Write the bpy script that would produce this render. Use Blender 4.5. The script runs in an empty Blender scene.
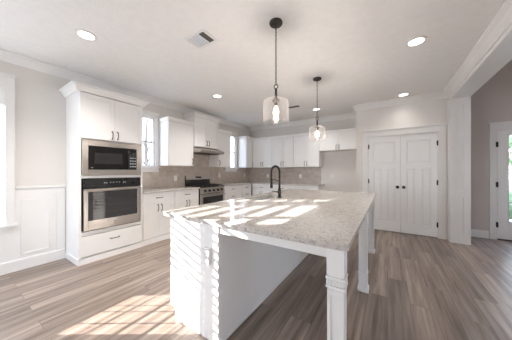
import bpy, bmesh, math, random
from mathutils import Vector, Matrix
R = math.radians
random.seed(7)
SC = bpy.context.scene
COL = SC.collection

# ------------------------------------------------------------------ camera
TH = R(32.905)
cam_d = bpy.data.cameras.new('camera'); cam = bpy.data.objects.new('camera', cam_d); COL.objects.link(cam)
cam_d.sensor_width = 36; cam_d.lens = 36 * 204 / 512; cam_d.shift_y = 1 / 512; cam_d.clip_start = 0.02
cam.location = (0, 0, 1.27); cam.rotation_euler = (R(90), 0, TH)
SC.camera = cam

# ------------------------------------------------------------------ exposure
SC.view_settings.view_transform = 'Standard'; SC.view_settings.look = 'None'
SC.view_settings.exposure = 1.55; SC.view_settings.gamma = 1.0
SC.view_settings.use_curve_mapping = False
SC.cycles.max_bounces = 10; SC.cycles.diffuse_bounces = 6; SC.cycles.transparent_max_bounces = 24
SC.cycles.sample_clamp_indirect = 6.0
SC.cycles.blur_glossy = 0.3

# ------------------------------------------------------------------ sky
world = bpy.data.worlds.new('sky'); SC.world = world; world.use_nodes = True
wn = world.node_tree.nodes; wl = world.node_tree.links
bg = wn['Background']; bg.inputs['Strength'].default_value = 3.0
tc = wn.new('ShaderNodeTexCoord'); sx = wn.new('ShaderNodeSeparateXYZ'); rp = wn.new('ShaderNodeValToRGB')
wl.new(tc.outputs['Generated'], sx.inputs[0]); wl.new(sx.outputs['Z'], rp.inputs[0]); wl.new(rp.outputs[0], bg.inputs[0])
rp.color_ramp.elements[0].position = 0.0; rp.color_ramp.elements[0].color = (.92, .96, 1, 1)
rp.color_ramp.elements[1].position = 0.8; rp.color_ramp.elements[1].color = (.42, .62, 1, 1)

# ------------------------------------------------------------------ sun
SUN = Vector((1, .655, -.34)).normalized()
sd = bpy.data.lights.new('sun', 'SUN'); sd.energy = 10; sd.angle = R(.12); sd.color = (1, .95, .88)
so = bpy.data.objects.new('sun', sd); COL.objects.link(so)
so.rotation_euler = SUN.to_track_quat('-Z', 'Y').to_euler(); so.location = (-8, -4, 5)

# ------------------------------------------------------------------ cool fill lamp added inside the unseen rear window
ad = bpy.data.lights.new('rear_fill', 'AREA'); ad.shape = 'RECTANGLE'; ad.size = 1.6; ad.size_y = 1.7; ad.energy = 5; ad.color = (.84, .92, 1)
ao = bpy.data.objects.new('rear_fill', ad); COL.objects.link(ao); ao.location = (-3.05, -2.33, 1.4); ao.rotation_euler = (R(112), 0, 0)
# ------------------------------------------------------------------ materials
def mat(name, col, rough=.5, metal=0, var=.03, scale=6, bump=0, bscale=60, spec=.5):
    m = bpy.data.materials.new(name); m.use_nodes = True
    n = m.node_tree.nodes; l = m.node_tree.links; b = n['Principled BSDF']
    b.inputs['Roughness'].default_value = rough; b.inputs['Metallic'].default_value = metal
    b.inputs['Specular IOR Level'].default_value = spec
    t = n.new('ShaderNodeTexCoord'); z = n.new('ShaderNodeTexNoise'); z.inputs['Scale'].default_value = scale
    z.inputs['Detail'].default_value = 3
    l.new(t.outputs['Object'], z.inputs['Vector'])
    r = n.new('ShaderNodeValToRGB'); l.new(z.outputs['Fac'], r.inputs[0])
    r.color_ramp.elements[0].position = .3; r.color_ramp.elements[1].position = .7
    r.color_ramp.elements[0].color = tuple(c * (1 - var) for c in col) + (1,)
    r.color_ramp.elements[1].color = tuple(min(1, c * (1 + var)) for c in col) + (1,)
    l.new(r.outputs[0], b.inputs['Base Color'])
    if bump:
        z2 = n.new('ShaderNodeTexNoise'); z2.inputs['Scale'].default_value = bscale; z2.inputs['Detail'].default_value = 4
        l.new(t.outputs['Object'], z2.inputs['Vector'])
        bp = n.new('ShaderNodeBump'); bp.inputs['Strength'].default_value = bump; bp.inputs['Distance'].default_value = .01
        l.new(z2.outputs['Fac'], bp.inputs['Height']); l.new(bp.outputs[0], b.inputs['Normal'])
    return m
def emit(name, col, s):
    m = bpy.data.materials.new(name); m.use_nodes = True
    b = m.node_tree.nodes['Principled BSDF']; b.inputs['Base Color'].default_value = col + (1,)
    b.inputs['Emission Color'].default_value = col + (1,); b.inputs['Emission Strength'].default_value = s
    return m
def glow(name, col, s):                       # clear bulb glass around a glowing filament
    m = bpy.data.materials.new(name); m.use_nodes = True
    n = m.node_tree.nodes; l = m.node_tree.links; n.remove(n['Principled BSDF'])
    t = n.new('ShaderNodeBsdfTransparent'); e = n.new('ShaderNodeEmission'); e.inputs[0].default_value = col + (1,); e.inputs[1].default_value = s
    a = n.new('ShaderNodeAddShader'); l.new(t.outputs[0], a.inputs[0]); l.new(e.outputs[0], a.inputs[1]); l.new(a.outputs[0], n['Material Output'].inputs[0])
    return m
def thin_glass(name, refl=.06, tint=(1, 1, 1), rough=.0, cloud=0, diffuse=0):
    m = bpy.data.materials.new(name); m.use_nodes = True
    n = m.node_tree.nodes; l = m.node_tree.links; n.remove(n['Principled BSDF'])
    out = n['Material Output']; tr = n.new('ShaderNodeBsdfTransparent'); tr.inputs[0].default_value = tint + (1,)
    g = n.new('ShaderNodeBsdfGlossy'); g.inputs['Roughness'].default_value = rough
    mx = n.new('ShaderNodeMixShader'); mx.inputs[0].default_value = refl
    l.new(tr.outputs[0], mx.inputs[1]); l.new(g.outputs[0], mx.inputs[2])
    last = mx
    if cloud:
        lw = n.new('ShaderNodeLayerWeight'); lw.inputs[0].default_value = .35
        t = n.new('ShaderNodeTexCoord'); v = n.new('ShaderNodeTexVoronoi'); v.inputs['Scale'].default_value = 55
        l.new(t.outputs['Object'], v.inputs['Vector'])
        r = n.new('ShaderNodeValToRGB'); l.new(v.outputs['Distance'], r.inputs[0])
        r.color_ramp.elements[0].position = .12; r.color_ramp.elements[0].color = (.02,) * 3 + (1,)
        r.color_ramp.elements[1].position = .5; r.color_ramp.elements[1].color = (.0015,) * 3 + (1,)
        ad = n.new('ShaderNodeMath'); ad.operation = 'MULTIPLY_ADD'; ad.inputs[1].default_value = .018
        l.new(lw.outputs['Facing'], ad.inputs[0]); l.new(r.outputs[0], ad.inputs[2])
        d = n.new('ShaderNodeBsdfDiffuse'); d.inputs[0].default_value = (.9, .88, .86, 1)
        tl = n.new('ShaderNodeBsdfTranslucent'); tl.inputs[0].default_value = (.95, .92, .9, 1)
        m1 = n.new('ShaderNodeMixShader'); l.new(d.outputs[0], m1.inputs[1]); l.new(tl.outputs[0], m1.inputs[2])
        m2 = n.new('ShaderNodeMixShader'); l.new(ad.outputs[0], m2.inputs[0])
        l.new(mx.outputs[0], m2.inputs[1]); l.new(m1.outputs[0], m2.inputs[2]); last = m2
    l.new(last.outputs[0], out.inputs[0])
    return m
def floor_mat():
    m = bpy.data.materials.new('vinyl_plank'); m.use_nodes = True
    n = m.node_tree.nodes; l = m.node_tree.links; b = n['Principled BSDF']
    t = n.new('ShaderNodeTexCoord'); mp = n.new('ShaderNodeMapping'); mp.inputs['Rotation'].default_value = (0, 0, R(90))
    l.new(t.outputs['Object'], mp.inputs['Vector'])
    br = n.new('ShaderNodeTexBrick'); l.new(mp.outputs[0], br.inputs['Vector'])
    br.inputs['Scale'].default_value = 1; br.inputs['Brick Width'].default_value = 1.22; br.inputs['Row Height'].default_value = .178
    br.inputs['Mortar Size'].default_value = .0016; br.inputs['Mortar Smooth'].default_value = .1
    br.offset = .37; br.inputs['Bias'].default_value = 0
    br.inputs['Color1'].default_value = (0, 0, 0, 1); br.inputs['Color2'].default_value = (1, 1, 1, 1); br.inputs['Mortar'].default_value = (.5, .5, .5, 1)
    # grain stretched along the plank, shifted for each plank
    mp2 = n.new('ShaderNodeMapping'); mp2.inputs['Scale'].default_value = (.30, 6.0, 1)
    sh = n.new('ShaderNodeVectorMath'); sh.operation = 'MULTIPLY_ADD'; sh.inputs[1].default_value = (7.3, 3.1, 5.7)
    l.new(br.outputs['Color'], sh.inputs[0]); l.new(mp.outputs[0], sh.inputs[2]); l.new(sh.outputs[0], mp2.inputs['Vector'])
    g = n.new('ShaderNodeTexNoise'); g.inputs['Scale'].default_value = 3.0; g.inputs['Detail'].default_value = 7; g.inputs['Roughness'].default_value = .62
    g.inputs['Distortion'].default_value = .15
    l.new(mp2.outputs[0], g.inputs['Vector'])
    r = n.new('ShaderNodeValToRGB'); l.new(g.outputs['Fac'], r.inputs[0])
    e = r.color_ramp.elements; e[0].position = .30; e[0].color = (.125, .092, .072, 1); e[1].position = .72; e[1].color = (.45, .365, .305, 1)
    k = e.new(.5); k.color = (.285, .222, .182, 1)
    hv = n.new('ShaderNodeMath'); hv.operation = 'MULTIPLY_ADD'; hv.inputs[1].default_value = .42; hv.inputs[2].default_value = .79
    l.new(br.outputs['Color'], hv.inputs[0])
    mu = n.new('ShaderNodeMix'); mu.data_type = 'RGBA'; mu.blend_type = 'MULTIPLY'; mu.inputs[0].default_value = 1
    l.new(r.outputs[0], mu.inputs[6]); l.new(hv.outputs[0], mu.inputs[7])
    mo = n.new('ShaderNodeMix'); mo.data_type = 'RGBA'; l.new(br.outputs['Fac'], mo.inputs[0]); l.new(mu.outputs[2], mo.inputs[6]); mo.inputs[7].default_value = (.15, .115, .095, 1)
    l.new(mo.outputs[2], b.inputs['Base Color'])
    b.inputs['Roughness'].default_value = .36
    bp = n.new('ShaderNodeBump'); bp.inputs['Strength'].default_value = .12; bp.inputs['Distance'].default_value = .004
    l.new(g.outputs['Fac'], bp.inputs['Height']); l.new(bp.outputs[0], b.inputs['Normal'])
    return m
def stone_mat():
    m = bpy.data.materials.new('pale_granite'); m.use_nodes = True
    n = m.node_tree.nodes; l = m.node_tree.links; b = n['Principled BSDF']
    t = n.new('ShaderNodeTexCoord')
    a = n.new('ShaderNodeTexNoise'); a.inputs['Scale'].default_value = 20; a.inputs['Detail'].default_value = 8; a.inputs['Roughness'].default_value = .68; a.inputs['Distortion'].default_value = 1.2
    l.new(t.outputs['Object'], a.inputs['Vector'])
    r = n.new('ShaderNodeValToRGB'); l.new(a.outputs['Fac'], r.inputs[0])
    e = r.color_ramp.elements; e[0].position = .30; e[0].color = (.36, .325, .295, 1); e[1].position = .60; e[1].color = (.64, .605, .565, 1)
    k = e.new(.44); k.color = (.545, .51, .47, 1)
    k = e.new(.74); k.color = (.73, .71, .68, 1)
    v = n.new('ShaderNodeTexNoise'); v.inputs['Scale'].default_value = 80; v.inputs['Detail'].default_value = 3
    l.new(t.outputs['Object'], v.inputs['Vector'])
    r2 = n.new('ShaderNodeValToRGB'); l.new(v.outputs['Fac'], r2.inputs[0])
    r2.color_ramp.elements[0].position = .30; r2.color_ramp.elements[0].color = (.42, .36, .31, 1); r2.color_ramp.elements[1].position = .46; r2.color_ramp.elements[1].color = (1, 1, 1, 1)
    mu = n.new('ShaderNodeMix'); mu.data_type = 'RGBA'; mu.blend_type = 'MULTIPLY'; mu.inputs[0].default_value = .8
    l.new(r.outputs[0], mu.inputs[6]); l.new(r2.outputs[0], mu.inputs[7]); l.new(mu.outputs[2], b.inputs['Base Color'])
    b.inputs['Roughness'].default_value = .09
    return m
def tile_mat():
    m = bpy.data.materials.new('taupe_tile'); m.use_nodes = True
    n = m.node_tree.nodes; l = m.node_tree.links; b = n['Principled BSDF']
    t = n.new('ShaderNodeTexCoord'); sp = n.new('ShaderNodeSeparateXYZ'); l.new(t.outputs['Object'], sp.inputs[0])
    su = n.new('ShaderNodeMath'); su.operation = 'ADD'; l.new(sp.outputs['X'], su.inputs[0]); l.new(sp.outputs['Y'], su.inputs[1])
    cb = n.new('ShaderNodeCombineXYZ'); l.new(su.outputs[0], cb.inputs[0]); l.new(sp.outputs['Z'], cb.inputs[1])
    br = n.new('ShaderNodeTexBrick'); l.new(cb.outputs[0], br.inputs['Vector'])
    br.inputs['Scale'].default_value = 1; br.inputs['Brick Width'].default_value = .305; br.inputs['Row Height'].default_value = .076
    br.inputs['Mortar Size'].default_value = .0014
    br.inputs['Color1'].default_value = (.50, .43, .37, 1); br.inputs['Color2'].default_value = (.57, .495, .43, 1); br.inputs['Mortar'].default_value = (.60, .54, .49, 1)
    z = n.new('ShaderNodeTexNoise'); z.inputs['Scale'].default_value = 9; z.inputs['Detail'].default_value = 6
    l.new(t.outputs['Object'], z.inputs['Vector'])
    r = n.new('ShaderNodeValToRGB'); l.new(z.outputs['Fac'], r.inputs[0]); r.color_ramp.elements[0].position = .3; r.color_ramp.elements[0].color = (.78, .77, .76, 1); r.color_ramp.elements[1].position = .7; r.color_ramp.elements[1].color = (1.0, 1.0, 1.0, 1)
    mu = n.new('ShaderNodeMix'); mu.data_type = 'RGBA'; mu.blend_type = 'MULTIPLY'; mu.inputs[0].default_value = 1
    l.new(br.outputs['Color'], mu.inputs[6]); l.new(r.outputs[0], mu.inputs[7]); l.new(mu.outputs[2], b.inputs['Base Color'])
    b.inputs['Roughness'].default_value = .3
    return m
def steel_mat():
    m = mat('brushed_steel', (.47, .43, .395), .28, 1, .04, 3)
    n = m.node_tree.nodes; l = m.node_tree.links; b = n['Principled BSDF']
    t = n.new('ShaderNodeTexCoord'); mp = n.new('ShaderNodeMapping'); mp.inputs['Scale'].default_value = (2, 2, 220)
    z = n.new('ShaderNodeTexNoise'); z.inputs['Scale'].default_value = 1.5
    l.new(t.outputs['Object'], mp.inputs[0]); l.new(mp.outputs[0], z.inputs['Vector'])
    mr = n.new('ShaderNodeMapRange'); mr.inputs[3].default_value = .22; mr.inputs[4].default_value = .38
    l.new(z.outputs['Fac'], mr.inputs[0]); l.new(mr.outputs[0], b.inputs['Roughness'])
    return m
M = dict(
    white=mat('white_paint', (.85, .84, .825), .35, 0, .012, 4),
    trim=mat('white_trim_paint', (.79, .775, .755), .32, 0, .012, 4),
    wall=mat('warm_grey_wall_paint', (.72, .69, .65), .75, 0, .02, 2, .05, 180),
    foyer=mat('shaded_wall_paint', (.60, .545, .505), .75, 0, .02, 2, .05, 180),  # same paint as the kitchen walls, with the foyer's shade put into the tone
    ceil=mat('textured_ceiling_paint', (.88, .87, .85), .85, 0, .02, 12, .35, 75),
    floor=floor_mat(), stone=stone_mat(), tile=tile_mat(), steel=steel_mat(),
    sinksteel=mat('satin_sink_steel', (.78, .77, .76), .35, .8, .02),
    blackglass=mat('black_glass', (.012, .012, .012), .06, 0, .05),
    ovenglass=mat('tinted_oven_glass', (.035, .034, .035), .05, 0, .05),
    black=mat('matte_black_metal', (.018, .017, .016), .4, .3, .1, 20),
    enamel=mat('black_enamel', (.015, .015, .015), .22, 0, .1, 20),
    bronze=mat('dark_bronze', (.04, .032, .027), .42, .35, .15, 25),
    chrome=mat('chrome', (.8, .78, .75), .12, 1, .02),
    plastic=mat('white_plastic', (.80, .79, .78), .35, 0, .01),
    slot=mat('dark_slot', (.06, .055, .05), .6),
    grey=mat('grey_vent_slot', (.12, .11, .10), .7),
    louver=mat('pale_vent_louver', (.72, .76, .80), .3, 0, .02),
    display=mat('dark_display', (.01, .012, .014), .1),
    glyph=mat('pale_control_print', (.45, .47, .5), .4),
    slat=mat('white_blind_slat', (.86, .855, .84), .4, 0, .01),
    glass=thin_glass('window_glass', .05),
    seeded=thin_glass('seeded_glass', .10, (.95, .935, .925), .04, .012),
    bulbglass=glow('lit_bulb', (1, .80, .55), 1.2),
    can=emit('lit_downlight', (1, .96, .91), 1.6),
    ground=mat('pale_bounce_ground', (.46, .44, .40), .9, 0, .3, 1.5),  # ground made pale to bounce light up through the left windows
    leaf=mat('hedge_leaves', (.12, .20, .09), .8, 0, .4, 8),
    bark=mat('tree_bark', (.16, .13, .10), .9, 0, .3, 12),
)

# ------------------------------------------------------------------ mesh helpers
class MB:
    def __init__(s): s.bm = bmesh.new()
    def box(s, x0, x1, y0, y1, z0, z1):
        v = [s.bm.verts.new(p) for p in ((x0,y0,z0),(x1,y0,z0),(x1,y1,z0),(x0,y1,z0),(x0,y0,z1),(x1,y0,z1),(x1,y1,z1),(x0,y1,z1))]
        for f in ((0,3,2,1),(4,5,6,7),(0,1,5,4),(1,2,6,5),(2,3,7,6),(3,0,4,7)): s.bm.faces.new([v[i] for i in f])
        return s
    def frustum(s, a, za, b, zb):            # a,b = (x0,x1,y0,y1)
        v = [s.bm.verts.new(p) for p in ((a[0],a[2],za),(a[1],a[2],za),(a[1],a[3],za),(a[0],a[3],za),(b[0],b[2],zb),(b[1],b[2],zb),(b[1],b[3],zb),(b[0],b[3],zb))]
        for f in ((0,3,2,1),(4,5,6,7),(0,1,5,4),(1,2,6,5),(2,3,7,6),(3,0,4,7)): s.bm.faces.new([v[i] for i in f])
        return s
    def loft(s, rings, cap=True, close=True):
        vs = [[s.bm.verts.new(p) for p in r] for r in rings]
        n = len(vs[0])
        for a, b in zip(vs, vs[1:]):
            for i in range(n if close else n - 1):
                j = (i + 1) % n; s.bm.faces.new((a[i], a[j], b[j], b[i]))
        if cap: s.bm.faces.new(vs[0][::-1]); s.bm.faces.new(vs[-1])
        return s
    def lathe(s, c, prof, seg=28, cap=True):  # prof = [(r,z)]
        return s.loft([[(c[0] + r * math.cos(2*math.pi*i/seg), c[1] + r * math.sin(2*math.pi*i/seg), c[2] + z) for i in range(seg)] for r, z in prof], cap)
    def tube(s, pts, r, seg=8, closed=False):
        P = [Vector(p) for p in pts]; rings = []; n = len(P); up = None
        for i in range(n):
            d = (P[(i+1) % n] - P[i-1]) if closed else (P[min(i+1, n-1)] - P[max(i-1, 0)])
            d.normalize()
            if up is None: up = d.orthogonal().normalized()
            up = (up - d * up.dot(d)).normalized(); w = d.cross(up)
            rr = r[i] if isinstance(r, (list, tuple)) else r
            rings.append([P[i] + (up * math.cos(2*math.pi*k/seg) + w * math.sin(2*math.pi*k/seg)) * rr for k in range(seg)])
        if closed: rings.append(rings[0])
        return s.loft(rings, not closed)
    def sweep(s, prof, p0, p1, nrm):          # prof = [(out, z)] closed polygon swept from p0 to p1; out along nrm
        nn = Vector(nrm)
        return s.loft([[Vector(p) + nn * o + Vector((0, 0, z)) for o, z in prof] for p in (p0, p1)])
    def build(s, name, m, parent=None, bevel=0, smooth=False, loc=None, rot=0):
        bmesh.ops.recalc_face_normals(s.bm, faces=s.bm.faces)
        me = bpy.data.meshes.new(name); s.bm.to_mesh(me); s.bm.free()
        me.materials.append(M[m] if isinstance(m, str) else m)
        if smooth:
            for p in me.polygons: p.use_smooth = True
        o = bpy.data.objects.new(name, me); COL.objects.link(o)
        if parent: o.parent = parent
        if loc: o.location = loc
        o.rotation_euler.z = rot
        if bevel:
            b = o.modifiers.new('bevel', 'BEVEL'); b.width = bevel; b.segments = 2; b.limit_method = 'ANGLE'; b.angle_limit = R(40)
        if smooth:
            w = o.modifiers.new('edge', 'EDGE_SPLIT'); w.split_angle = R(40)
        return o
def tag(o, label, cat, group=None):
    o['label'] = label; o['category'] = cat
    if group: o['group'] = group
    return o
def thing(name, label, cat, loc, rot=0, group=None):
    o = bpy.data.objects.new(name, None); COL.objects.link(o); o.location = loc; o.rotation_euler.z = rot; o.empty_display_size = .1
    return tag(o, label, cat, group)
def struct(o): o['kind'] = 'structure'; return o
def sroot(name, loc, rot=0):
    o = bpy.data.objects.new(name, None); COL.objects.link(o); o.location = loc; o.rotation_euler.z = rot; o.empty_display_size = .1
    return struct(o)
def copy_tree(o, parent=None):
    kids = list(o.children); c = o.copy(); COL.objects.link(c)
    if parent: c.parent = parent
    for k in kids: copy_tree(k, c)
    return c
PX = R(90)                                     # rotation for things on the left wall: local front (-y) faces +X

# ================================================================== SETTING
XL, YB, YP, YF, XR, YR, H = -3.98, 5.75, 5.10, 5.60, 4.2, -2.4, 2.74
struct(MB().box(XL-.15, XR+.15, YR-.15, YB+.15, -.12, 0).build('floor', 'floor'))
HF = 3.6
struct(MB().box(XL-.15, 1.19, YR-.15, YB+.15, H, H+.12).build('ceiling', 'ceil'))
struct(MB().box(1.07, XR+.15, YR-.15, YB+.15, HF, HF+.12).build('ceiling_foyer', 'ceil'))
struct(MB().box(1.07, 1.19, YR-.15, YB+.15, H+.12, HF).build('wall_upper', 'foyer'))
def wall_with_holes(name, u0, u1, holes, place, m, z1=H):
    """wall along u; holes=[(ua,ub,za,zb)] sorted; place(u0,u1,z0,z1) -> box args"""
    b = MB(); u = u0
    for ua, ub, za, zb in holes:
        if ua > u: b.box(*place(u, ua, 0, z1))
        if za > 0: b.box(*place(ua, ub, 0, za))
        if zb < z1: b.box(*place(ua, ub, zb, z1))
        u = ub
    if u1 > u: b.box(*place(u, u1, 0, z1))
    return struct(b.build(name, m))
LW = [(-1.05, -.789, .60, 2.30), (-.765, -.10, .60, 2.30), (.15, .43, .60, 2.30), (1.98, 2.36, 1.36, 2.34), (4.55, 4.955, 1.36, 2.34)]
wall_with_holes('wall_left', YR, YB, LW, lambda a, b, z0, z1: (XL-.045, XL, a, b, z0, z1), 'wall')
wall_with_holes('wall_back', XL, -.6, [], lambda a, b, z0, z1: (a, b, YB, YB+.12, z0, z1), 'wall')
struct(MB().box(-.60, -.50, YP, YB+.12, 0, H).build('wall_alcove', 'wall'))
PD0, PDM, PD1 = -.355, .215, .785
wall_with_holes('wall_pantry', -.50, 1.19, [(PD0-.02, PD1+.02, 0, 2.02)], lambda a, b, z0, z1: (a, b, YP, YP+.12, z0, z1), 'wall')
struct(MB().box(-.5, 1.19, YB, YB+.12, 0, H).build('wall_closet', 'foyer'))
struct(MB().box(1.10, 1.19, YP+.12, YB, 0, H).build('wall_partition', 'foyer'))
FD0, FD1 = 1.70, 2.61
wall_with_holes('wall_foyer', 1.19, XR, [(FD0-.01, FD1+.01, 0, 2.04)], lambda a, b, z0, z1: (a, b, YF, YF+.12, z0, z1), 'foyer', HF)
wall_with_holes('wall_right', YR, YF+.12, [(-1.4, 1.2, .9, 2.2)], lambda a, b, z0, z1: (XR, XR+.12, a, b, z0, z1), 'foyer', HF)
struct(MB().box(1.19, XR, YR-.12, YR, H, HF).build('wall_rear_upper', 'foyer'))
wall_with_holes('wall_rear', XL, XR, [(-3.9, -2.2, .5, 2.3)], lambda a, b, z0, z1: (a, b, YR-.12, YR, z0, z1), 'wall')

CROWN = [(0, -.115), (.012, -.115), (.02, -.10), (.055, -.045), (.085, -.02), (.085, 0), (0, 0)]
def crown(n, runs):
    b = MB()
    for p0, p1, nr in runs: b.sweep(CROWN, p0, p1, nr)
    return struct(b.build(n, 'trim'))
crown('trim_1', [((XL, YR, H), (XL, YB, H), (1, 0, 0))])
crown('trim_2', [((XL, YB, H), (-.60, YB, H), (0, -1, 0))])
crown('trim_3', [((-.60, YP, H), (.95, YP, H), (0, -1, 0)), ((-.60, YB, H), (-.60, YP, H), (-1, 0, 0))])
BASE = [(0, 0), (.016, 0), (.016, .13), (.008, .145), (0, .145)]
def base(n, runs):
    b = MB()
    for p0, p1, nr in runs: b.sweep(BASE, p0, p1, nr)
    return struct(b.build(n, 'trim'))
base('baseboard_left', [((XL+.012, YR, 0), (XL+.012, .985, 0), (1, 0, 0))])
base('baseboard_alcove', [((-1.44, YB, 0), (-.60, YB, 0), (0, -1, 0))])
base('baseboard_pantry', [((-.60, YP, 0), (PD0-.115, YP, 0), (0, -1, 0))])
base('baseboard_foyer', [((1.19, YF, 0), (FD0-.11, YF, 0), (0, -1, 0)), ((FD1+.11, YF, 0), (XR, YF, 0), (0, -1, 0))])
# wainscot on the left wall: boards, chair rail, picture-frame panels
w = MB().box(XL, XL+.012, .44, .985, 0, 1.03).box(XL, XL+.012, YR, .44, 0, .52)
struct(w.build('trim_4', 'trim'))
struct(MB().sweep([(0, 1.025), (.02, 1.025), (.034, 1.045), (.034, 1.062), (.012, 1.07), (0, 1.07)], (XL, .515, 0), (XL, .985, 0), (1, 0, 0)).build('trim_5', 'trim'))
w = MB()
for y0, y1, z0, z1 in ((.56, .84, .19, .90), (-.3, .36, .19, .42)):
    X0, X1 = XL + .012, XL + .024
    w.box(X0, X1, y0, y0+.02, z0, z1).box(X0, X1, y1-.02, y1, z0, z1).box(X0, X1, y0+.02, y1-.02, z0, z0+.02).box(X0, X1, y0+.02, y1-.02, z1-.02, z1)
w.box(XL+.012, XL+.018, .90, .985, .145, 1.025).box(XL+.012, XL+.018, .515, .90, .93, 1.025)
struct(w.build('trim_6', 'trim'))

# ---- beam and panelled column between kitchen and foyer
BX0, BX1, BZ = .95, 1.19, 2.55
b = MB().box(BX0, BX1, YR, YP, BZ, H)
b.sweep([(0, -.125), (.012, -.125), (.022, -.105), (.06, -.05), (.095, -.02), (.095, 0), (0, 0)], (BX0, YR, H), (BX0, YP, H), (-1, 0, 0))
b.box(BX0-.012, BX0, YR, YP, BZ, BZ+.02)
struct(b.build('trim_7', 'trim'))
b = MB(); y0, y1 = 4.92, YP
b.box(.925, 1.19, y0+.022, y1, 0, BZ)
b.box(.925, 1.00, y0, y0+.022, 0, BZ).box(1.10, 1.19, y0, y0+.022, 0, BZ)
for z0, z1 in ((0, .14), (.80, .92), (2.43, BZ)): b.box(1.00, 1.10, y0, y0+.022, z0, z1)
struct(b.build('trim_8', 'trim', bevel=.002))

# ---- windows on the left wall (local: x along wall, -y into the room)
def window(n, y0, y1, z0, z1, rail, casing_l=.08, casing_r=.08, stool=True, blind=None, head=.15, bars=()):
    w_ = y1 - y0; r = sroot('window_%d' % n, (XL, y0, 0), PX)
    b = MB()
    b.box(-casing_l, 0, -.02, 0, z0, z1).box(w_, w_+casing_r, -.02, 0, z0, z1)
    b.box(-casing_l, w_+casing_r, -.022, 0, z1, z1+head).box(-casing_l-.012, w_+casing_r+.012, -.036, 0, z1+head, z1+head+.022)
    b.build('casing', 'trim', r, .002)
    if stool:
        b = MB(); b.box(-casing_l-.02, w_+casing_r+.02, -.055, .02, z0-.028, z0).box(-casing_l, w_+casing_r, -.018, 0, z0-.11, z0-.028); b.build('stool', 'trim', r, .003)
    b = MB(); f = .018 if blind else .03; g0, g1 = (.046, .066) if blind else (.005, .042)
    b.box(0, f, g0, g1, z0, z1).box(w_-f, w_, g0, g1, z0, z1).box(f, w_-f, g0, g1, z0, z0+f).box(f, w_-f, g0, g1, z1-f, z1)
    if rail: b.box(f, w_-f, .0, .038, rail-.02, rail+.02)
    for x in bars: b.box(x-.006, x+.006, g0, g0+.008, z0+f, 1.12)
    b.build('sash', 'trim', r)
    MB().box(f, w_-f, g1-.012, g1-.008, z0+f, z1-f).build('pane', 'glass', r)
    if rail:
        MB().box(w_*.5-.03, w_*.5+.03, -.012, .0, rail, rail+.02).build('latch', 'chrome', r)
    if blind:
        tilt_low, tilt_high, split, pitch, top = blind
        b = MB(); z = z0 + .02
        while z < top - .02:
            a = tilt_low if z < split else tilt_high
            hw = .025 if z < split else .045; c_, s_ = math.cos(a) * hw, math.sin(a) * hw
            # slat across the window; local y runs out of the room
            b.loft([[(x, .02 - c_, z - s_ - .0015), (x, .02 + c_, z + s_ - .0015), (x, .02 + c_, z + s_ + .0015), (x, .02 - c_, z - s_ + .0015)] for x in (.004, w_ - .004)])
            z += pitch
        o = b.build('blind_slats', 'slat', r); o['kind'] = 'stuff'
        MB().box(.002, w_-.002, -.012, .045, top, z1).build('blind_valance', 'slat', r)
        MB().tube([(w_*.2, .02, z0+.01), (w_*.2, .02, top)], .0015, 5).tube([(w_*.8, .02, z0+.01), (w_*.8, .02, top)], .0015, 5).build('ladder_cord', 'slat', r)
    return r
window(1, -1.05, -.789, .60, 2.30, None, .09, .012, blind=(R(15), R(2), .0, .066, 2.08))
window(2, -.765, -.10, .60, 2.30, None, .012, .125, bars=(.165, .335, .435), blind=(R(12.5), R(2), 1.27, .066, 2.08))
window(3, .15, .43, .60, 2.30, None, .125, .08, blind=(R(12.5), R(2), 1.27, .066, 2.08))
window(4, 1.98, 2.36, 1.36, 2.34, 1.84, .08, .075, head=.09)
window(5, 4.55, 4.955, 1.36, 2.34, 1.84, .08, .075, head=.09)
# unseen rear and right openings, added and sized to fill the room with light
for n, (px, py, rz, w_, z0, z1, k) in enumerate(((-3.9, YR, 0, 1.7, .5, 2.3, 2), (XR, 1.2, R(-90), 2.6, .9, 2.2, 2)), 6):
    r = sroot('window_%d' % n, (px, py, 0), rz)
    b = MB(); f = .05
    s_ = -1 if n == 6 else 1
    for i in range(k + 1):
        x = i * w_ / k; b.box(max(0, x-f), min(w_, x+f), min(s_*.03, s_*.09), max(s_*.03, s_*.09), z0, z1)
    b.box(0, w_, min(s_*.03, s_*.09), max(s_*.03, s_*.09), z0, z0+f).box(0, w_, min(s_*.03, s_*.09), max(s_*.03, s_*.09), z1-f, z1)
    b.build('sash', 'trim', r)

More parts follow.
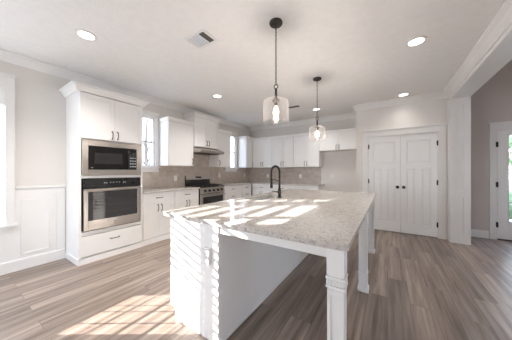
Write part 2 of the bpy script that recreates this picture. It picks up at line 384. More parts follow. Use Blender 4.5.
# ---- pantry double doors
def door_casing(n, x0, x1, y, z, cw):
    b = MB()
    b.box(x0-cw, x0, y-.02, y, 0, z).box(x1, x1+cw, y-.02, y, 0, z)
    b.box(x0-cw, x1+cw, y-.024, y, z, z+.115).box(x0-cw-.015, x1+cw+.015, y-.04, y, z+.115, z+.14)
    b.box(x0-.004, x0+.012, y, y+.11, 0, z).box(x1-.012, x1+.004, y, y+.11, 0, z).box(x0, x1, y, y+.11, z-.012, z+.004)
    struct(b.build(n, 'trim', bevel=.002))
door_casing('trim_9', PD0-.012, PD1+.012, YP, 2.012, .105)
def hinge(parent, x, y, z, m='bronze', r=.008):
    MB().lathe((x, y, z), [(r*.6, -.05), (r, -.045), (r, .045), (r*.6, .05)], 10).box(x-.016, x+.016, y, y+.006, z-.042, z+.042).build('hinge', m, parent)
def pantry_door(n, x0, x1, knob_right):
    w_ = x1 - x0; r = sroot('door_%d' % n, (x0, YP+.004, 0)); z0, z1 = .012, 1.998
    b = MB(); b.box(0, w_, .020, .038, z0, z1)
    s_ = .088; h = (z1 - z0); d_ = .020
    b.box(0, s_, 0, d_, z0, z1).box(w_-s_, w_, 0, d_, z0, z1)
    b.box(s_, w_-s_, 0, d_, z0, .20).box(s_, w_-s_, 0, d_, 1.32, 1.43).box(s_, w_-s_, 0, d_, 1.885, z1)
    b.box(w_/2-.05, w_/2+.05, 0, d_, .20, 1.32)
    for xa, xb, za, zb in ((s_, w_/2-.05, .20, 1.32), (w_/2+.05, w_-s_, .20, 1.32), (s_, w_-s_, 1.43, 1.885)):   # raised fields
        e = .016; b.loft([[(xa+e, .020, za+e), (xb-e, .020, za+e), (xb-e, .020, zb-e), (xa+e, .020, zb-e)], [(xa+e+.01, .012, za+e+.01), (xb-e-.01, .012, za+e+.01), (xb-e-.01, .012, zb-e-.01), (xa+e+.01, .012, zb-e-.01)]])
    b.build('leaf', 'white', r, .003)
    kx = w_ - .05 if knob_right else .05
    k = MB(); seg = 16
    k.tube([(kx, 0, .94), (kx, -.006, .94)], .03, 16).tube([(kx, -.006, .94), (kx, -.035, .94)], .011, 12)
    k.tube([(kx, -.03, .94), (kx, -.036, .94), (kx, -.048, .94), (kx, -.058, .94), (kx, -.062, .94)], [.013, .024, .029, .024, .010], 16)
    k.build('knob', 'bronze', r, smooth=True)
    for z in (.25, 1.05, 1.80): hinge(r, -.004 if knob_right else w_+.004, -.006, z)
pantry_door(1, PD0, PDM-.002, True)
pantry_door(2, PDM+.002, PD1, False)

# ---- front door with full glass
door_casing('trim_10', FD0-.008, FD1+.008, YF, 2.03, .095)
r = sroot('door_3', (FD0, YF+.03, 0)); w_ = FD1 - FD0
b = MB(); gx0, gx1, gz0, gz1 = .14, w_-.14, .34, 1.93
b.box(0, gx0, 0, .045, .015, 2.018).box(gx1, w_, 0, .045, .015, 2.018).box(gx0, gx1, 0, .045, .015, gz0).box(gx0, gx1, 0, .045, gz1, 2.018)
b.box(gx0-.02, gx0+.012, -.01, 0, gz0-.02, gz1+.02).box(gx1-.012, gx1+.02, -.01, 0, gz0-.02, gz1+.02).box(gx0, gx1, -.01, 0, gz0-.02, gz0+.012).box(gx0, gx1, -.01, 0, gz1-.012, gz1+.02)
b.build('leaf', 'white', r, .003)
b = MB()
for i in (1, 2): x = gx0 + (gx1-gx0)*i/3; b.box(x-.01, x+.01, .008, .03, gz0, gz1)
for i in range(1, 5): z = gz0 + (gz1-gz0)*i/5; b.box(gx0, gx1, .009, .031, z-.01, z+.01)
b.build('muntins', 'white', r)
MB().box(gx0, gx1, .018, .022, gz0, gz1).build('pane', 'glass', r)
for z in (.28, 1.02, 1.76):
    hinge(r, -.010, -.056, z, 'black', .012)
MB().box(-.005, w_+.005, -.045, .06, .0, .014).build('sill_strip', 'slot', r)
b = MB().tube([(w_-.06, 0, .98), (w_-.06, -.05, .98), (w_-.17, -.055, .98)], .01, 8); b.build('lever', 'black', r)

# ---- outside
def blob_tree(name, label, cat, loc, w_, d_, h0, h1, seed):
    rnd = random.Random(seed); t = thing(name, label, cat, loc)
    b = MB()
    for k in range(26):
        c = Vector((rnd.uniform(-w_, w_), rnd.uniform(-d_, d_), rnd.uniform(h0, h1))); rr = rnd.uniform(.25, .45) * min(1.0, h1) 
        b.lathe(c, [(.02, -rr), (rr*.7, -rr*.7), (rr, -.1*rr), (rr*.75, rr*.6), (.02, rr)], 9)
    b.build('foliage', 'leaf', t)
    MB().tube([(0, 0, 0), (.05, .02, h0), (0, 0, (h0+h1)/2)], [.12, .10, .05], 8).build('trunk', 'bark', t)
blob_tree('hedge', 'low green hedge outside the glass front door', 'hedge', (3.6, 9.6, -.45), 1.9, .35, .3, .95, 3)
blob_tree('tree', 'green tree beyond the hedge, seen through the glass front door', 'tree', (5.2, 14.0, -.45), 1.6, 1.2, 2.2, 4.6, 5)
bt = thing('bare_tree', 'bare grey tree outside the small window beside the oven tower', 'tree', (-6.9, 3.75, -.45))
b = MB().tube([(0, 0, 0), (.04, .03, 1.6), (-.03, .05, 2.6), (.03, .08, 3.8)], [.07, .06, .05, .02], 8)
for z, dx, dy, dz in ((1.7, .2, .35, .9), (1.9, -.2, -.35, .8), (2.3, .15, .30, .8), (2.5, -.1, -.32, .9), (2.0, .1, .45, .5)): b.tube([(0, .04, z), (dx*.5, dy*.5, z+dz*.45), (dx, dy, z+dz)], [.03, .022, .008], 6)
b.build('trunk', 'bark', bt)
hr = thing('sun_block_house', 'added white house block outside the small kitchen windows, keeping sun off the pantry doors', 'house', (-10, 3.5, -.45))  # added to block the sun from the two small windows
MB().box(-2.5, 1.5, -4.9, 6, 0, 5.0).build('siding', 'slat', hr)
MB().loft([[(-2.9, y, 5.0), (1.9, y, 5.0), (-.5, y, 6.6)] for y in (-5.2, 6.3)]).build('roof', 'grey', hr)
struct(MB().box(-60, 60, -60, 60, -.5, -.45).build('ground', 'ground'))

# ================================================================== CABINETS (local: x = width, front faces -y, y into the wall)
def shaker(w_, h, rail=.058, t=.02, rec=.008):
    b = MB()
    b.box(0, w_, rec, t, 0, h)
    b.box(0, rail, 0, rec, 0, h).box(w_-rail, w_, 0, rec, 0, h).box(rail, w_-rail, 0, rec, 0, rail).box(rail, w_-rail, 0, rec, h-rail, h)
    return b
def slab(w_, h, t=.02): return MB().box(0, w_, 0, t, 0, h)
def handle(parent, x, z, vertical, L=.115, name='handle'):
    pts = []
    for i in range(9):
        a = -1 + 2*i/8; o = -.008 - .022 * (1 - a**4)
        pts.append((x, o, z + a*L/2) if vertical else (x + a*L/2, o, z))
    rr = [.0075, .0065, .0058, .0055, .0055, .0055, .0058, .0065, .0075]
    b = MB().tube(pts, rr, 8)
    for a in (-1, 1):
        p = (x, 0, z + a*L/2) if vertical else (x + a*L/2, 0, z); q = (p[0], -.011, p[2])
        b.tube([p, q], [.0085, .0065], 8)
    return b.build(name, 'bronze', parent, smooth=True)
def front(root, kind, x0, x1, z0, z1, hx=None, hz=None, rail=.058):
    g = .0016
    bl = shaker(x1-x0-2*g, z1-z0-2*g, rail) if kind == 'door' else slab(x1-x0-2*g, z1-z0-2*g)
    d = bl.build('door' if kind == 'door' else 'drawer', 'white', root, .0015, loc=(x0+g, 0, z0+g))
    if hx is not None: handle(d, hx - x0 - g, hz - z0 - g, kind == 'door')
    return d
def crown_cab(root, w_, d, z, zt, e=.05, el=True, er=True):
    a = (0, w_, 0, d); ll = e if el else 0; rr = e if er else 0
    b = MB(); s_ = [(0, 0), (.012, 0), (.018, .012), (.035, .05), (.05, .062), (.05, .07)]
    k = (zt - z) / .07; f = e / .05
    rings = []
    for o, h in s_:
        o *= f
        rings.append([(-o if el else 0, -o, z+h*k), (w_ + (o if er else 0), -o, z+h*k), (w_ + (o if er else 0), d, z+h*k), (-o if el else 0, d, z+h*k)])
    b.loft(rings); return b.build('crown_moulding', 'white', root)

def base_cabinet(label, loc, rot, w_, depth, layout, group, plinth=True):
    r = thing('base_cabinet', label, 'cabinet', loc, rot, group)
    MB().box(0, w_, .0205, depth, .09, .884).build('body', 'white', r)
    MB().box(0, w_, -.008, depth, 0, .088).build('plinth', 'white', r, .003)
    fill = .012
    if layout == 'drawer_doors':
        front(r, 'drawer', fill, w_-fill, .715, .868, w_/2, .79)
        m = w_/2
        front(r, 'door', fill, m, .10, .70, m-.035, .61); front(r, 'door', m, w_-fill, .10, .70, m+.035, .61)
    elif layout == 'drawers':
        front(r, 'drawer', fill, w_-fill, .715, .868, w_/2, .79)
        front(r, 'drawer', fill, w_-fill, .42, .70, w_/2, .60)
        front(r, 'drawer', fill, w_-fill, .10, .405, w_/2, .30)
    elif layout == 'door':
        front(r, 'drawer', fill, w_-fill, .715, .868, w_/2, .79)
        front(r, 'door', fill, w_-fill, .10, .70, w_-fill-.035, .61)
    return r
def upper_cabinet(label, loc, rot, w_, depth, z0, z1, zc, doors, group, el=True, er=True, e=.035, hz=None):
    r = thing('wall_cabinet', label, 'cabinet', (loc[0], loc[1], z0), rot, group)
    h = z1 - z0; hz = .10 if hz is None else hz
    MB().box(0, w_, .0205, depth, 0, h).build('body', 'white', r)
    if doors == 1: front(r, 'door', .004, w_-.004, .004, h-.004, w_-.04, hz)
    elif doors == -1: front(r, 'door', .004, w_-.004, .004, h-.004, .04, hz)
    else:
        front(r, 'door', .004, w_/2, .004, h-.004, w_/2-.035, hz); front(r, 'door', w_/2, w_-.004, .004, h-.004, w_/2+.035, hz)
    crown_cab(r, w_, depth, h, zc - z0, e, el, er)
    return r

# ---- tall oven cabinet
TX, TY0, TW, TD = -3.47, 1.0, .845, .505
r = thing('oven_cabinet', 'tall white oven tower cabinet holding the microwave and wall oven', 'cabinet', (TX, TY0, 0), PX)
b = MB()
b.box(0, .028, .0, TD, 0, 2.345).box(TW-.028, TW, .0, TD, 0, 2.345).box(.028, TW-.028, TD-.015, TD, 0, 2.345)
for z0, z1 in ((.0, .10), (.385, .435), (1.168, 1.204), (1.706, 1.716), (2.325, 2.345)): b.box(.028, TW-.028, .004 if z0 > .1 and z0 < 1.7 else .0205, TD-.015, z0, z1)
b.build('carcass', 'white', r, .001)
MB().box(-.012, TW, -.012, .0, 0, .085).box(-.012, 0, 0, TD, 0, .085).build('plinth', 'white', r, .003)
front(r, 'drawer', .01, TW-.01, .10, .38, TW/2, .275)
m = TW/2
front(r, 'door', .006, m, 1.716, 2.335, m-.035, 1.80); front(r, 'door', m, TW-.006, 1.716, 2.335, m+.035, 1.80)
for ch in r.children:
    if ch.name.startswith(('door', 'drawer')): ch.location.y = -.02
crown_cab(r, TW, TD, 2.345, 2.435, .085, True, True)

# ---- microwave with trim kit
r = thing('microwave', 'stainless framed built-in microwave above the wall oven', 'microwave', (TX, TY0+.0325, 1.207), PX)
w_, h = .78, .496
MB().box(.03, w_-.03, 0, .40, .02, h-.02).build('body', 'black', r)
b = MB(); b.box(0, .068, -.02, 0, 0, h).box(w_-.068, w_, -.02, 0, 0, h).box(.068, w_-.068, -.02, 0, 0, .082).box(.068, w_-.068, -.02, 0, h-.08, h)
b.build('trim_frame', 'steel', r, .004)
MB().box(.07, .585, -.014, -.001, .085, h-.083).build('door', 'blackglass', r, .002)
MB().box(.14, .50, -.0155, -.014, .165, .325).build('door_window', 'ovenglass', r)
d = MB().box(.588, w_-.07, -.013, -.001, .085, h-.083).build('control_panel', 'enamel', r, .002)
MB().box(.605, w_-.085, -.0142, -.0131, h-.135, h-.10).build('display', 'display', d)
for i in range(4):
    for j in range(3): MB().box(.608+j*.034, .630+j*.034, -.0140, -.0131, .125+i*.045, .140+i*.045).build('button', 'glyph', d)
MB().box(.10, .125, -.0148, -.014, .105, .117).build('badge', 'chrome', r)

# ---- wall oven
r = thing('wall_oven', 'stainless single wall oven below the microwave', 'oven', (TX, TY0+.045, .437), PX)
w_, h = .755, .728
MB().box(.01, w_-.01, 0, .45, .005, h-.005).build('body', 'black', r)
d = MB().box(0, w_, -.022, -.001, .60, h).build('control_panel', 'enamel', r, .003)
MB().box(.29, .47, -.0235, -.0221, .645, .69).build('display', 'display', d)
for x in (.31, .35, .39, .43): MB().box(x, x+.02, -.0242, -.0236, .663, .671).build('readout', 'glyph', d)
for x in (.24, .265, .49, .515): MB().box(x, x+.012, -.0232, -.0221, .655, .667).build('button', 'glyph', d)
b = MB(); b.box(0, .05, -.03, -.001, .012, .585).box(w_-.05, w_, -.03, -.001, .012, .585).box(.05, w_-.05, -.03, -.001, .012, .145).box(.05, w_-.05, -.03, -.001, .545, .585)
d = b.build('door', 'steel', r, .003)
MB().box(.05, w_-.05, -.026, -.004, .145, .545).build('door_glass', 'ovenglass', d)
b = MB()
for z in (.24, .34, .44): b.box(.12, w_-.12, -.0268, -.0261, z, z+.003)
b.build('rack_lines', 'slot', d)
b = MB().tube([(.012, -.075, .572), (w_-.012, -.075, .572)], .0135, 12)
for x in (.05, w_-.05): b.tube([(x, -.03, .572), (x, -.075, .572)], .010, 10)
b.build('handle', 'steel', d, smooth=True)
MB().tube([(w_/2, -.0305, .075), (w_/2, -.032, .075)], .012, 16).build('badge', 'chrome', d)
MB().box(.0, w_, -.012, -.001, 0, .010).build('vent_gap', 'slot', r)

# ---- base cabinets along the left wall
G = 'white base cabinets under the perimeter counter'
CF = -3.475
base_cabinet('white base cabinet with one drawer and two doors beside the oven tower', (CF, 1.848, 0), PX, .615, .50, 'drawer_doors', G)
base_cabinet('white base cabinet with one drawer and two doors just left of the range', (CF, 2.465, 0), PX, .612, .50, 'drawer_doors', G)
base_cabinet('white three-drawer base cabinet just right of the range', (CF, 3.852, 0), PX, .798, .50, 'drawers', G)
base_cabinet('white three-drawer base cabinet in the corner under the far small window', (CF, 4.652, 0), PX, .465, .50, 'drawers', G)
# ---- base cabinets along the back wall
BF = 5.135
base_cabinet('white base cabinet on the back wall, nearest the left corner', (CF+.018, BF, 0), 0, .646, .60, 'drawer_doors', G)
base_cabinet('white base cabinet on the back wall, middle of the row', (CF+.666, BF, 0), 0, .66, .60, 'drawer_doors', G)
base_cabinet('white base cabinet on the back wall, at the right end beside the fridge alcove', (CF+1.328, BF, 0), 0, .67, .60, 'drawer_doors', G)

# ---- counters
o = MB().box(XL+.012, -3.44, 1.848, 3.075, .886, .916).build('countertop', 'stone', bevel=.003)
tag(o, 'pale stone countertop between the oven tower and the range', 'countertop')
b = MB(); L = [(XL+.012, 3.85), (-3.44, 3.85), (-3.44, 5.10), (-1.45, 5.10), (-1.45, YB-.012), (XL+.012, YB-.012)]
b.loft([[(x, y, z) for x, y in L] for z in (.886, .916)])
tag(b.build('countertop', 'stone', bevel=.003), 'L-shaped pale stone countertop from the range around the back corner', 'countertop')
# ---- backsplash
b = MB().box(XL+.001, XL+.010, 1.848, 3.07, .917, 1.25).box(XL+.001, XL+.010, 2.455, 3.07, 1.25, 1.39)
b.box(XL+.001, XL+.010, 3.07, 3.85, .90, 1.72).box(XL+.001, XL+.010, 3.85, YB-.012, .917, 1.25).box(XL+.001, XL+.010, 3.85, 4.45, 1.25, 1.39).box(XL+.001, XL+.010, 5.05, YB-.012, 1.25, 1.39)
tag(b.build('tile_backsplash', 'tile'), 'taupe tile backsplash on the left wall behind the range', 'backsplash')
tag(MB().box(XL+.001, -1.56, YB-.010, YB-.001, .917, 1.39).build('tile_backsplash', 'tile'), 'taupe tile backsplash on the back wall under the row of cabinets', 'backsplash')

# ---- wall cabinets, left wall
GU = 'white wall cabinets'
UF = -3.64
upper_cabinet('white wall cabinet with one door between the near small window and the hood', (UF, 2.45, 0), PX, .615, .339, 1.38, 2.275, 2.345, 1, GU, True, False)
upper_cabinet('taller white two-door cabinet directly above the range hood', (-3.61, 3.07, 0), PX, .775, .369, 1.824, 2.50, 2.575, 2, GU, True, True, .05)
upper_cabinet('white wall cabinet with one door right of the hood, beside the far small window', (UF, 3.85, 0), PX, .50, .339, 1.38, 2.275, 2.345, -1, GU, False, True)
upper_cabinet('narrow white wall cabinet in the back left corner', (UF, 5.085, 0), PX, .355, .339, 1.38, 2.275, 2.345, 1, GU, True, False)
# ---- wall cabinets, back wall
UB = 5.42
for x0, x1, lab in ((-3.63, -2.935, 'white two-door wall cabinet on the back wall, nearest the left corner'), (-2.933, -2.247, 'white two-door wall cabinet on the back wall, middle of the three tall ones'), (-2.245, -1.525, 'white two-door wall cabinet on the back wall behind the farther pendant')):
    upper_cabinet(lab, (x0, UB, 0), 0, x1-x0, .329, 1.38, 2.245, 2.305, 2, GU, False, False, .03)
upper_cabinet('short white two-door cabinet over the empty fridge alcove', (-1.523, UB, 0), 0, .918, .329, 1.80, 2.245, 2.305, 2, GU, False, False, .03, .075)

# ---- range hood
r = thing('range_hood', 'stainless under-cabinet hood above the range', 'range hood', (-3.966, 3.075, 1.69), PX)
w_ = .765
def hring(x): return [(x, -.004, .004), (x, -.535, .004), (x, -.545, .010), (x, -.540, .052), (x, -.30, .131), (x, -.004, .131)]
MB().loft([hring(0), hring(w_)]).build('canopy', 'steel', r, .002)
MB().box(0.004, w_-.004, -.53, -.006, -.004, .0035).build('bottom_rim', 'steel', r)
b = MB()
for x in (.03, .40): b.box(x, x+.33, -.46, -.1, -.008, -.0042)
b.build('grease_filter', 'grey', r)
b = MB()
for x in (.30, .345, .39): b.box(x, x+.03, -.5435, -.541, .016, .030)
b.build('switch', 'slot', r)

# ---- range
r = thing('kitchen_range', 'stainless gas range with black cooktop set into the left counter', 'stove', (-3.425, 3.084, 0), PX)
w_ = .762; D = .55
MB().box(.002, w_-.002, .03, D-.01, .03, .895).build('body', 'enamel', r)
for x in (.04, w_-.04):
    for y in (.08, D-.06): MB().lathe((x, y, 0), [(.018, 0), (.018, .03)], 12).build('foot', 'black', r)
MB().box(0, w_, 0, .03, .06, .20).build('drawer', 'steel', r, .004)
b = MB().box(0, .06, -.005, .03, .21, .745).box(w_-.06, w_, -.005, .03, .21, .745).box(.06, w_-.06, -.005, .03, .21, .30).box(.06, w_-.06, -.005, .03, .685, .745)
d = b.build('oven_door', 'steel', r, .003)
MB().box(.06, w_-.06, -.001, .02, .30, .685).build('door_glass', 'blackglass', d)
b = MB().tube([(.03, -.055, .715), (w_-.03, -.055, .715)], .013, 12)
for x in (.07, w_-.07): b.tube([(x, -.004, .715), (x, -.055, .715)], .009, 8)
b.build('handle', 'steel', d, smooth=True)
b = MB(); b.loft([[(x, -.012, .76), (x, .03, .76), (x, .03, .897), (x, .012, .897)] for x in (0, w_)]); d = b.build('control_panel', 'steel', r, .003)
for i in range(5):
    x = .11 + i * .135
    MB().tube([(x, -.004, .828), (x, -.016, .826), (x, -.034, .823), (x, -.037, .823)], [.029, .028, .024, .016], 16).build('knob', 'bronze', d, smooth=True)
MB().box(0, w_, .005, D-.055, .897, .917).build('cooktop', 'enamel', r, .004)
for gx in (.03, .275, .52):
    b = MB(); gw = .215
    for x in (gx, gx+gw/2-.006, gx+gw-.012): b.box(x, x+.012, .05, D-.08, .930, .944)
    for y in (.05, .17, .29, .41, D-.092): b.box(gx+.012, gx+gw-.012, y, y+.010, .930, .942)
    for x in (gx, gx+gw-.012):
        for y in (.05, D-.092): b.box(x, x+.012, y, y+.012, .917, .930)
    b.build('grate', 'black', r)
for x, y in ((.137, .14), (.137, .38), (.38, .26), (.627, .14), (.627, .38)):
    MB().lathe((x, y, .917), [(.045, 0), (.045, .006), (.03, .008), (.03, .012)], 18).build('burner', 'black', r)
bg_ = MB().loft([[(x, D-.055, .90), (x, D-.005, .90), (x, D-.005, 1.165), (x, D-.025, 1.165), (x, D-.040, 1.06)] for x in (.0, w_)]).build('backguard', 'enamel', r, .003)
MB().loft([[(x, D-.0435, 1.062), (x, D-.039, 1.062), (x, D-.0245, 1.166), (x, D-.0285, 1.166)] for x in (.012, w_-.004)]).build('control_fascia', 'steel', bg_)
MB().loft([[(x, D-.0422, 1.092), (x, D-.038, 1.092), (x, D-.031, 1.140), (x, D-.0352, 1.140)] for x in (.29, .47)]).build('display', 'display', bg_)

# ---- wall outlets
def outlet(loc, rot, label):
    r = thing('wall_outlet', label, 'outlet', loc, rot, 'white wall outlets')
    MB().box(-.036, .036, -.006, 0, -.058, .058).build('cover_plate', 'plastic', r, .002)
    for z in (-.02, .02):
        s_ = MB().box(-.016, .016, -.0085, -.006, z-.014, z+.014).build('socket', 'plastic', r, .002)
        MB().box(-.007, -.0045, -.0088, -.0083, z-.004, z+.006).box(.0045, .007, -.0088, -.0083, z-.004, z+.006).build('slot', 'slot', s_)
    return r
outlet((XL+.0105, 2.835, 1.11), PX, 'white outlet on the left backsplash just left of the range')
outlet((XL+.0105, 4.24, 1.15), PX, 'white outlet on the left backsplash right of the range')
outlet((XL+.0105, 5.44, 1.135), PX, 'white outlet on the left backsplash next to the back corner')
outlet((-3.26, YB-.0105, 1.115), 0, 'white outlet on the back backsplash left of the faucet')
outlet((-2.16, YB-.0105, 1.125), 0, 'white outlet on the back backsplash right of the faucet')
outlet((-1.27, YB-.0005, 1.135), 0, 'white outlet on the bare alcove wall under the short cabinet')

# ================================================================== ISLAND
IX0, IX1, IY0, IY1 = -1.60, -1.035, 1.095, 3.72
r = thing('kitchen_island', 'white kitchen island base with three turned-block legs on the seating side', 'island', (-1.3, 2.4, 0))
ox, oy = -1.3, 2.4
sk = (-1.575, -1.285, 2.12, 2.84)              # sink cut-out
b = MB()
b.box(IX0-ox+.07, IX1-ox-.012, IY0-oy+.02, IY1-oy-.02, .0, .10)
b.box(IX0-ox+.02, IX1-ox-.012, IY0-oy+.02, sk[2]-.02-oy, .10, .884).box(IX0-ox+.02, IX1-ox-.012, sk[3]+.02-oy, IY1-oy-.02, .10, .884)
b.box(IX0-ox+.02, IX1-ox-.012, sk[2]-.02-oy, sk[3]+.02-oy, .10, .62).box(sk[1]+.02-ox, IX1-ox-.012, sk[2]-.02-oy, sk[3]+.02-oy, .62, .884)
b.build('body', 'white', r)
for ya in (IY0, IY1-.02):                      # end panels with toe-kick notch
    b = MB(); P = [(IX0, .10), (IX0, .884), (IX1, .884), (IX1, 0), (IX0+.07, 0), (IX0+.07, .10)]
    b.loft([[(x-ox, y-oy, z) for x, z in P] for y in (ya, ya+.02)]); b.build('end_panel', 'white', r, .0015)
MB().box(IX1-ox-.012, IX1-ox, IY0+.02-oy, IY1-.02-oy, 0, .884).build('back_panel', 'white', r)
MB().sweep([(0, 0), (.014, 0), (.012, .010), (0, .018)], (IX1-ox, IY0-oy, 0), (IX1-ox, IY1-oy, 0), (1, 0, 0)).build('shoe_moulding', 'white', r)
# working side doors and drawers (face -X)
n = 4; L_ = (IY1 - IY0 - .04) / n
for i in range(n):
    y1 = IY1 - .02 - i * L_
    for kind, z0, z1 in (('drawer', .715, .868), ('door', .10, .70)):
        bl = shaker(L_-.008, z1-z0) if kind == 'door' else slab(L_-.008, z1-z0)
        d = bl.build(kind, 'white', r, .0015, loc=(IX0-ox-.0005, y1-oy-.004, z0), rot=R(-90))
        handle(d, L_/2 if kind == 'drawer' else L_-.05, .075 if kind == 'drawer' else .5, kind == 'door')
# apron rails under the overhang
LXc, LS = -.222, .085
LYS = (1.115, 2.455, 3.66)
MB().box(IX1-ox, LXc-LS/2-ox, 1.105-oy, 1.127-oy, .815, .884).build('apron', 'white', r, .002)
MB().box(IX1-ox, LXc-LS/2-ox, 3.66-oy, 3.682-oy, .815, .884).build('apron', 'white', r, .002)
for a, c in zip(LYS, LYS[1:]):
    MB().box(LXc-.03-ox, LXc-.008-ox, a+LS/2-oy, c-LS/2-oy, .815, .884).build('apron', 'white', r, .002)
# legs
def leg_mesh():
    h = LS/2; b = MB()
    b.box(-h, h, -h, h, .745, .884)                                 # upper block
    for z0, z1, e in ((.735, .745, -.005), (.722, .735, .004), (.690, .722, -.004), (.677, .690, .004), (.667, .677, -.005)):
        q = h + e; b.box(-q, q, -q, q, z0, z1)
    q = h - .002; rec = .007                                        # shaft with recessed face panels
    b.box(-q+rec, q-rec, -q+rec, q-rec, .20, .667)
    for sx_ in (-1, 1):
        for sy_ in (-1, 1):
            x0, x1 = sorted((sx_*q, sx_*(q-.018))); y0, y1 = sorted((sy_*q, sy_*(q-.018))); b.box(x0, x1, y0, y1, .235, .64)
    for z0, z1 in ((.20, .235), (.64, .667)): b.box(-q, q, -q, q, z0, z1)
    b.box(-h-.003, h+.003, -h-.003, h+.003, .185, .20)
    b.box(-h+.001, h-.001, -h+.001, h-.001, .055, .185)
    b.frustum((-h-.010, h+.010, -h-.010, h+.010), .038, (-h, h, -h, h), .055).box(-h-.010, h+.010, -h-.010, h+.010, 0, .038)
    # diamond beading round the collar
    for i in range(6):
        c = -h + .007 + i * (2*h - .014) / 5
        for s_ in (-1, 1):
            b.frustum((c-.0055, c+.0055, s_*(h-.001)-.004, s_*(h-.001)+.004), .696, (c-.0035, c+.0035, s_*(h-.001)-.003, s_*(h-.001)+.003), .716)
            b.frustum((s_*(h-.001)-.004, s_*(h-.001)+.004, c-.0055, c+.0055), .696, (s_*(h-.001)-.003, s_*(h-.001)+.003, c-.0035, c+.0035), .716)
    return b
leg = leg_mesh().build('leg', 'white', r, .0015, loc=(LXc-ox, LYS[0]-oy, 0))
for y in LYS[1:]:
    c = leg.copy(); COL.objects.link(c); c.location = (LXc-ox, y-oy, 0)

# countertop with sink cut-out and rounded corners
def rounded(x0, x1, y0, y1, rad, k=5):
    P = []
    for cx, cy, a0 in ((x1-rad, y0+rad, -90), (x1-rad, y1-rad, 0), (x0+rad, y1-rad, 90), (x0+rad, y0+rad, 180)):
        for i in range(k+1):
            a = R(a0 + 90*i/k); P.append((cx + rad*math.cos(a), cy + rad*math.sin(a)))
    return P
CT = (-1.65, -.158, 1.045, 3.80)
def slab_with_hole(outer, hole, z0, z1):
    bm = bmesh.new(); E_ = []
    for loop in (outer, hole):
        vs = [bm.verts.new((x, y, z0)) for x, y in loop]
        E_ += [bm.edges.new((vs[i], vs[(i+1) % len(vs)])) for i in range(len(vs))]
    bmesh.ops.triangle_fill(bm, use_beauty=True, edges=E_)
    g = bmesh.ops.extrude_face_region(bm, geom=list(bm.faces))
    bmesh.ops.translate(bm, vec=(0, 0, z1-z0), verts=[v for v in g['geom'] if isinstance(v, bmesh.types.BMVert)])
    mb = MB.__new__(MB); mb.bm = bm; return mb
o = slab_with_hole(rounded(*CT, .03), rounded(*sk, .03), .885, .915).build('island_countertop', 'stone', bevel=.004)
tag(o, 'large polished pale speckled stone top on the island', 'countertop')
r = thing('sink', 'undermount steel sink set in the island top', 'sink', ((sk[0]+sk[1])/2, (sk[2]+sk[3])/2, .66))
a, c = (sk[1]-sk[0])/2, (sk[3]-sk[2])/2
b = MB()
ro, ri = rounded(-a-.008, a+.008, -c-.008, c+.008, .03), rounded(-a+.004, a-.004, -c+.004, c-.004, .03)
b.loft([[(x, y, 0) for x, y in ro], [(x, y, .2245) for x, y in ro], [(x, y, .2245) for x, y in ri], [(x, y, .012) for x, y in ri]])
b.build('basin', 'sinksteel', r)
MB().lathe((0, 0, .0125), [(.045, 0), (.045, .003), (.03, .004)], 18).build('drain', 'chrome', r)

# ---- faucet
r = thing('kitchen_faucet', 'black spring-neck pull-down faucet on the island top', 'faucet', (-1.222, 2.47, .915))
MB().lathe((0, 0, 0), [(.030, 0), (.030, .008), (.022, .014), (.021, .12), (.015, .125), (.014, .20)], 20).build('body', 'black', r, smooth=True)
arc = []
for i in range(17):
    a = math.pi * i / 16; arc.append((-.062 + .062*math.cos(a), 0, .345 + .075*math.sin(a)))
neck = [(0, 0, .19), (0, 0, .27)] + arc + [(-.124, 0, .28)]
MB().tube(neck, .0105, 10).build('hose', 'black', r, smooth=True)
hel = []; acc = 0; P = [Vector(p) for p in neck]
cum = [0]
for p, q in zip(P, P[1:]): cum.append(cum[-1] + (q-p).length)
N = 420
for i in range(N+1):
    s_ = cum[-1] * i / N
    j = max(k for k in range(len(cum)) if cum[k] <= s_ + 1e-9); j = min(j, len(P)-2)
    t = (s_ - cum[j]) / (cum[j+1]-cum[j]); p = P[j].lerp(P[j+1], t); d = (P[j+1]-P[j]).normalized()
    u = Vector((0, 1, 0)); w__ = d.cross(u); a = 2*math.pi*s_/.011
    hel.append(p + (u*math.cos(a) + w__*math.sin(a)) * .0135)
MB().tube(hel, .0028, 5).build('spring', 'black', r, smooth=True)
MB().lathe((-.124, 0, .12), [(.018, 0), (.020, .01), (.017, .07), (.013, .15), (.012, .17)], 16).build('spray_head', 'black', r, smooth=True)
MB().tube([(0, 0, .215), (-.06, 0, .235), (-.105, 0, .235)], .0055, 8).tube([(-.124 + .021*math.cos(a), .021*math.sin(a), .235) for a in [2*math.pi*i/14 for i in range(14)]], .0045, 6, True).build('spray_holder', 'black', r, smooth=True)
MB().tube([(0, -.02, .075), (0, -.035, .075)], .014, 12).tube([(0, -.032, .075), (-.03, -.07, .085), (-.06, -.10, .092)], [.006, .005, .004], 8).build('lever', 'black', r, smooth=True)

# ---- outlet box on the island end
r = thing('island_outlet', 'white outlet box standing out from the end panel of the island', 'outlet', (-1.143, IY0-.0005, .635), 0)
MB().box(-.035, .035, -.026, 0, -.062, .062).build('box', 'plastic', r, .003)
for z in (-.022, .022):
    s_ = MB().box(-.016, .016, -.029, -.026, z-.015, z+.015).build('socket', 'plastic', r, .002)
    MB().box(-.007, -.0045, -.0293, -.0288, z-.004, z+.006).box(.0045, .007, -.0293, -.0288, z-.004, z+.006).build('slot', 'slot', s_)

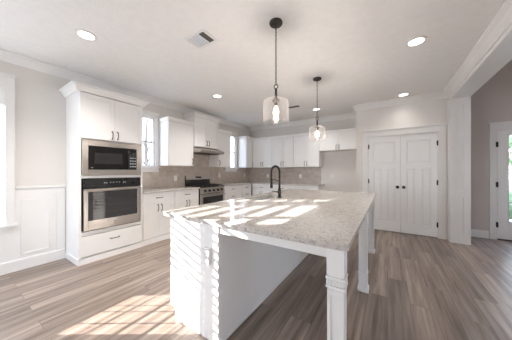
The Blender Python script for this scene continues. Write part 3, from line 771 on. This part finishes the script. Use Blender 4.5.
# ================================================================== CEILING FIXTURES
def pendant(x, y, label):
    r = thing('pendant_lamp', label, 'pendant lamp', (x, y, H), 0, 'pendants over the island')
    MB().lathe((0, 0, 0), [(.064, -.0005), (.066, -.012), (.060, -.022), (.02, -.028), (.012, -.04)], 28).build('canopy', 'bronze', r, smooth=True)
    b = MB(); z = -.040; i = 0
    while z > -.605:                                                # chain of oval links
        ax = (1, 0) if i % 2 == 0 else (0, 1); pts = []
        for k in range(12):
            a = 2*math.pi*k/12; u, v = .0085*math.cos(a), .0185*math.sin(a)
            pts.append((ax[0]*u, ax[1]*u, z - .0165 + v))
        b.tube(pts, .0026, 5, True); z -= .0305; i += 1
    b.build('chain', 'bronze', r, smooth=True)
    MB().tube([(.021*math.cos(2*math.pi*k/18), 0, -.636 + .021*math.sin(2*math.pi*k/18)) for k in range(18)], .0045, 6, True).build('loop', 'bronze', r, smooth=True)
    MB().lathe((0, 0, 0), [(.006, -.655), (.011, -.66), (.0125, -.75), (.016, -.755), (.016, -.765)], 16).build('stem', 'bronze', r, smooth=True)
    b = MB(); prof = [(.017, -.755), (.085, -.762), (.112, -.772), (.124, -.79), (.127, -.81), (.127, -.985), (.1235, -.985), (.1235, -.81), (.120, -.793), (.109, -.776), (.085, -.766), (.017, -.759)]
    b.lathe((0, 0, 0), prof, 40, False); b.build('glass_shade', 'seeded', r, smooth=True)
    MB().lathe((0, 0, 0), [(.02, -.766), (.034, -.77), (.034, -.785), (.022, -.79), (.020, -.83)], 20).build('socket', 'bronze', r, smooth=True)
    MB().lathe((0, 0, 0), [(.012, -.83), (.016, -.845), (.029, -.875), (.031, -.895), (.024, -.92), (.010, -.932)], 18).build('bulb', 'bulbglass', r, smooth=True)
    d = bpy.data.lights.new('bulb_light', 'POINT'); d.energy = 5.2; d.color = (1, .94, .88); d.shadow_soft_size = .02; d.specular_factor = 0
    lo = bpy.data.objects.new('bulb_light', d); COL.objects.link(lo); lo.location = (x, y, H-.888)
    return r
pendant(-.93, 1.80, 'nearer bronze chain pendant with drum glass shade over the island')
pendant(-.945, 3.25, 'farther bronze chain pendant with drum glass shade over the island')

def downlight():
    r = thing('recessed_downlight', '', 'ceiling light', (0, 0, H), 0, 'lit recessed downlights')
    MB().lathe((0, 0, 0), [(.072, -.0005), (.098, -.0005), (.098, -.005), (.088, -.009), (.072, -.007)], 36, False).build('trim_ring', 'plastic', r, smooth=True)
    MB().lathe((0, 0, 0), [(.073, -.001), (.073, -.006)], 32).build('lens', 'can', r)
    return r
first = None
for x, y, en, lab in ((-2.74, .855, 50, 'lit recessed downlight nearest the left window, above the oven tower side'),
                  (.268, 2.93, 15, 'large looking lit recessed downlight right of the pendants, nearest the beam'),
                  (-2.81, 2.945, 36, 'lit recessed downlight in front of the hood cabinet'),
                  (.25, 4.83, 5, 'lit recessed downlight just in front of the pantry doors'),
                  (-1.43, 4.85, 15, 'lit recessed downlight seen behind the farther pendant stem')):
    if first is None: first = o = downlight()
    else: o = copy_tree(first)
    o.location = (x, y, H); o['label'] = lab
    d = bpy.data.lights.new('downlight_beam', 'SPOT'); d.energy = en; d.spot_size = R(125); d.spot_blend = 1; d.color = (1, .95, .90); d.shadow_soft_size = .07
    lo = bpy.data.objects.new('downlight_beam', d); COL.objects.link(lo); lo.location = (x, y, H-.02)

# ---- supply vent and slot vent
r = thing('ceiling_vent', 'square white ceiling supply vent with pale louvers near the nearer pendant', 'vent', (-1.75, 1.58, H))
b = MB(); a, c = .15, .115
b.box(-a, a, -c, -c+.028, -.012, -.0005).box(-a, a, c-.028, c, -.012, -.0005).box(-a, -a+.028, -c+.028, c-.028, -.012, -.0005).box(a-.028, a, -c+.028, c-.028, -.012, -.0005)
b.build('frame', 'plastic', r, .003)
MB().box(-a+.028, a-.028, -c+.028, c-.028, -.003, -.0005).build('backing', 'grey', r)
for i in range(5):
    x = -.104 + i*.034
    MB().loft([[(x-.0175, y, -.0045), (x+.018, y, -.010), (x+.0185, y, -.0085), (x-.0165, y, -.0032)] for y in (-c+.029, c-.029)]).build('louver', 'louver', r)
r = thing('slot_vent', 'slim dark slot vent on the ceiling between the two pendants', 'vent', (-1.81, 4.39, H))
b = MB(); b.box(-.125, .125, -.045, -.035, -.008, -.0005).box(-.125, .125, .035, .045, -.008, -.0005).box(-.125, -.115, -.035, .035, -.008, -.0005).box(.115, .125, -.035, .035, -.008, -.0005)
b.build('frame', 'bronze', r)
MB().box(-.115, .115, -.035, .035, -.004, -.0005).build('slot', 'grey', r)
